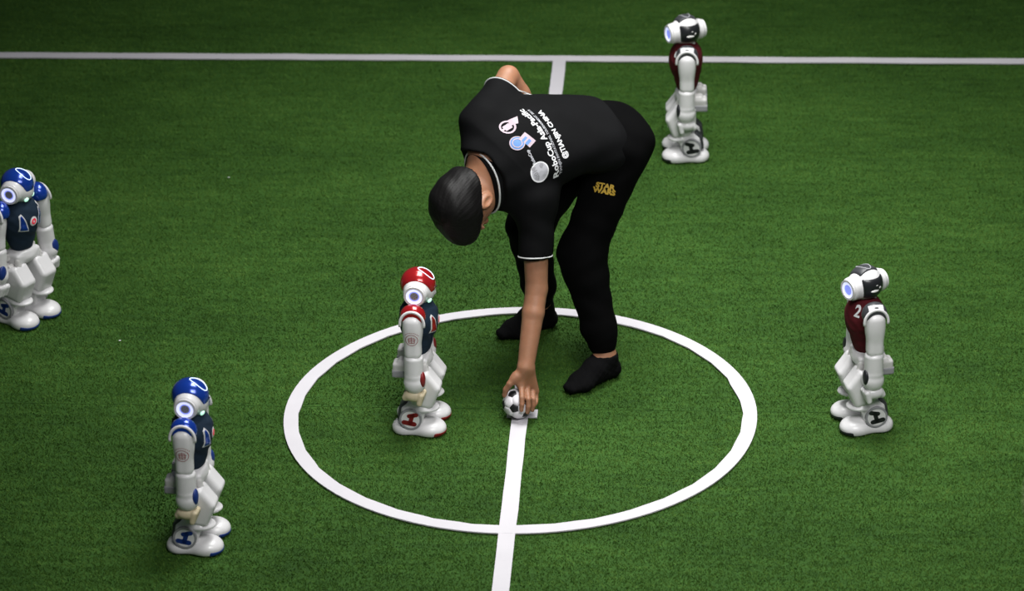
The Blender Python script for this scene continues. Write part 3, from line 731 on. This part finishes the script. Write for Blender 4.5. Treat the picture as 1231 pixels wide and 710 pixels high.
# socks
for A, fd, zt in ((LAN, LFD, 0.090), (RAN, RFD, 0.12)):
    pr = foot_prims(A, fd, 0.004)[:5] + [cone(A, A + UP*0.10, 0.036, 0.038, 0.02), half(A + UP*(zt - A[2]), (0, 0, 1), 0.004), half((0, 0, -0.001), (0, 0, -1), 0.004)]
    obj('sock', sculpt('sock', pr, 0.005, lambda P: 0.0007*np.sin(P[:, 0]*300)*np.sin(P[:, 2]*260)), M_SOCK, person)

# trousers
def folds(P, a, s):
    return a*(np.sin(P[:, 0]*s + 2.1*np.sin(P[:, 2]*s*0.6)) * np.sin(P[:, 1]*s*0.8 + P[:, 2]*s*0.9 + 1.3))
tp = []
for Hp, K, A in ((LHIP, LKN, LAN), (RHIP, RKN, RAN)):
    cf = lerp(K, A, 0.90)
    tp += [cone(Hp, K, 0.090, 0.073, 0.04), cone(K, lerp(K, A, 0.2), 0.074, 0.069, 0.04), cone(lerp(K, A, 0.2), lerp(K, A, 0.72), 0.068, 0.058, 0.03), cone(lerp(K, A, 0.72), lerp(K, A, 0.86), 0.059, 0.048, 0.02), cone(lerp(K, A, 0.84), cf, 0.043, 0.040, 0.006)]
tp += torso_prims(0.010, 0.0, 0.30) + [ell(PC + npel*0.0 - nrm(C7 - PC)*0.048, (0.125, 0.098, 0.095), 0.05, np.stack([lpel, npel, nrm(np.cross(lpel, npel))]))]
TR = sculpt('trousers', tp, 0.0055, lambda P: folds(P, 0.0028, 38))
trousers = obj('trousers', TR, M_TROUSER, person)

# shirt
LH, RH = 0.66, 0.72                                              # where the sleeves end along the upper arms
def sleeve(S, E, t):
    d = nrm(E - S); e = lerp(S, E, t)
    return [cone(S, lerp(S, E, t + 0.2), 0.064, 0.051, 0.05)], e, d
lsl, LE_, LD = sleeve(LSH, LEL, LH); rsl, RE_, RD = sleeve(RSH, REL, RH)
def capcut(e, d, r):                                             # trims the sleeve end only
    return cyl(e + d*0.15, d, r, 0.15, 0.004, 0.004, 's')
sp_ = torso_prims(0.018, 0.0, 1.0) + [half(lerp(PC, C7, 0.02), -nrm(C7 - PC), 0.004)] + shoulder_prims(0.010) + lsl + rsl
sp_ += [capcut(LE_, LD, 0.10), capcut(RE_, RD, 0.10), cyl(LE_, LD, 0.046, 0.02, 0.002, 0.002, 's'), cyl(RE_, RD, 0.046, 0.02, 0.002, 0.002, 's')]
NB = C7 - nchest*0.050
nax = nrm(hp(0, -0.022, -0.055) - NB)
sp_ += [cyl(NB + nax*0.085, nax, 0.12, 0.065, 0.01, 0.01, 's')]
SH = sculpt('shirt', sp_, 0.0050, lambda P: folds(P, 0.0026, 34))
shirt = obj('polo_shirt', SH, M_SHIRT, person)
SHB = bvh_of(SH); TRB = bvh_of(TR)
def ring_on(bvh, c, ax, far=0.12, n=40, lift=0.001):
    x = nrm(np.cross(ax, V3(0.31, 0.2, 0.93))); y = np.cross(ax, x); out = []
    for i in range(n):
        a = 2*math.pi*i/n; d = math.cos(a)*x + math.sin(a)*y
        hit = bvh.ray_cast(Vector(c + d*far), Vector(-d), far)
        if hit[0] is not None: out.append(np.array(hit[0]) + d*lift)
    return out
for e, d in ((LE_, LD), (RE_, RD)):
    obj('sleeve_piping', tube('sleeve_piping', ring_on(SHB, e - d*0.009, d), 0.0023, True), M_PIPING, shirt)
# collar: a band standing round the neck with a white edge line
def collar():
    bb = bvh_of(person.data); N_ = 48; v = []; f = []; rimp = []
    x = nrm(np.cross(nax, V3(0.2, 0.3, 0.9))); y = np.cross(nax, x)
    hs = (-0.004, 0.012, 0.028, 0.042); of = (0.016, 0.0125, 0.0095, 0.006)
    rad = np.zeros((len(hs), N_))
    for k, h_ in enumerate(hs):
        for i in range(N_):
            a = 2*math.pi*i/N_; d = math.cos(a)*x + math.sin(a)*y
            hit = bb.ray_cast(Vector(NB + nax*h_), Vector(d), 0.3)
            rad[k, i] = min(hit[3] if hit[0] is not None else 0.07, 0.096)
        for _ in range(4): rad[k] = (np.roll(rad[k], 1) + 2*rad[k] + np.roll(rad[k], -1))/4
    for i in range(N_):
        a = 2*math.pi*i/N_; d = math.cos(a)*x + math.sin(a)*y
        for k, h_ in enumerate(hs): v.append(NB + nax*h_ + d*(rad[k, i] + of[k]))
        v.append(NB + nax*(hs[-1] - 0.002) + d*(rad[-1, i] - 0.004)); v.append(NB + nax*hs[0] + d*(rad[0, i] - 0.004))
        rimp.append(NB + nax*0.0315 + d*(lerp(rad[2, i], rad[3, i], 0.25) + 0.0100))
    m_ = len(hs) + 2
    for i in range(N_):
        j = (i+1) % N_
        for k in range(m_): f.append((m_*i+k, m_*i+(k+1) % m_, m_*j+(k+1) % m_, m_*j+k))
    me = mesh('collar', v, f); bm = bmesh.new(); bm.from_mesh(me); bmesh.ops.recalc_face_normals(bm, faces=bm.faces); bm.to_mesh(me); bm.free()
    return me, rimp
cme, rimp = collar()
col_ = obj('collar', cme, M_SHIRT, shirt)
obj('collar_piping', tube('collar_piping', rimp, 0.0034, True), M_PIPING, shirt)

# hair: thick short cap over the skull, fringe hanging off the forehead
hr = [ell(hp(0, -0.012, 0.022), (0.090, 0.108, 0.098), 0.03, HB), ell(hp(0, 0.055, 0.062), (0.062, 0.052, 0.048), 0.03, HB), ell(hp(0.004, -0.050, -0.040), (0.080, 0.058, 0.078), 0.03, HB),
      half(hp(0, 0.006, -0.004), HF*0.58 - HU*0.81, 0.010), half(hp(0, 0, -0.098), -HU, 0.02)]
for s in (1, -1): hr.append(ell(hp(s*0.092, 0.030, -0.045), (0.032, 0.048, 0.055), 0.012, HB, 's'))
def hairnoise(P):
    q = (P - HC) @ HB.T; an = np.arctan2(q[:, 0], q[:, 1] + 0.03); el_ = q[:, 2]
    return 0.0003*np.sin(an*26 + el_*40) + 0.0005*np.sin(an*61 - el_*70 + 1.0) + 0.0010*np.sin(el_*90 + an*5)
obj('hair', sculpt('hair', hr, 0.0042, hairnoise), M_HAIR, person)

# lettering and badges on the back of the shirt
def at_pixel(bvh, u, v):
    h_ = bvh.ray_cast(Vector(CAM), Vector(nrm(ray(u, v))), 30)
    return np.array(h_[0]) if h_[0] is not None else None
TX, TY = sdir, nrm(np.cross(nchest, sdir)); TZ = nchest
if TY @ udir < 0: TY = -TY
def put(me, u, v, mt, name, rotdeg=0.0, par=shirt, bvh=SHB, lift=0.0014):
    o_ = at_pixel(bvh, u, v)
    if o_ is None: return
    a = math.radians(rotdeg); ex = TX*math.cos(a) + TY*math.sin(a); ey = -TX*math.sin(a) + TY*math.cos(a)
    obj(name, drape(me, bvh, o_, ex, ey, TZ, lift), mt, par)
put(text_mesh('RoboCup Asia-Pacific', 0.0285, 0.0008), 657, 165.5, M_WHITEPRINT, 'lettering', -7)
put(text_mesh('TIANJIN INVITATIONAL TOURNAMENT 2019', 0.0116, 0.0002), 662, 164.5, M_SILVER, 'lettering', -8)
put(text_mesh('@TIANJIN CHINA', 0.0225, 0.0008), 669.5, 158.5, M_WHITEPRINT, 'lettering', -9)
# trophy badge
put(flat_poly(ring2(0, 0, 0.019, 0.025) + [rect2(-0.010, -0.012, 0.010, 0.012), rect2(-0.0035, -0.02, 0.0035, 0.02)]), 610, 153, M_PINK, 'trophy_badge')
put(flat_poly([[(-0.008, -0.012), (0.014, -0.030), (0.020, 0.002), (0.004, 0.010)]]), 617, 149, M_PINK, 'trophy_badge')
# blue badge
put(flat_poly([circ2(0, 0, 0.024)]), 622, 172, M_BADGE, 'round_badge'); put(flat_poly(ring2(0, 0, 0.013, 0.016) + ring2(0, 0, 0.021, 0.024)), 622, 172, M_PINK, 'round_badge', lift=0.0022)
put(flat_poly([rect2(-0.022, -0.016, 0.022, 0.016)]), 634, 168, M_PINK, 'square_badge', 15, lift=0.0018); put(flat_poly([rect2(-0.014, -0.011, -0.004, 0.010), rect2(0.002, -0.011, 0.010, 0.010)]), 632, 169, M_BADGE, 'square_badge', 15, lift=0.0024)
# ball logo
put(flat_poly([circ2(0, 0, 0.030)]), 649, 206, M_SILVER, 'ball_badge'); put(flat_poly(ring2(0, 0, 0.026, 0.030)), 649, 206, M_WHITEPRINT, 'ball_badge', lift=0.002)
put(flat_poly([circ2(0.014, -0.012, 0.007, 6), circ2(-0.016, 0.012, 0.004, 6), circ2(0.016, 0.014, 0.005, 6)]), 649, 206, M_GREY, 'ball_badge', lift=0.0022)
put(text_mesh('2019', 0.019, 0.0006), 646, 206, M_GREY, 'ball_badge', lift=0.0024)
put(text_mesh('RoboCup', 0.0130, 0.0005), 640, 188, M_SILVER, 'lettering')
# yellow lettering on the left thigh of the trousers
o_ = at_pixel(TRB, 727, 227)
if o_ is not None:
    vz = nrm(CAM - o_); ex = nrm(V3(1, 0, 0) - vz*vz[0]); ey = np.cross(vz, ex); a = math.radians(-10)
    ex2 = ex*math.cos(a) + ey*math.sin(a); ey2 = -ex*math.sin(a) + ey*math.cos(a)
    for s_, dy in (('STAR', 0.002), ('WARS', -0.015)):
        obj('lettering', drape(text_mesh(s_, 0.0225, 0.0012, sx=1.15), TRB, o_ + ey2*dy, ex2, ey2, vz, 0.0014), M_YELLOW, trousers)
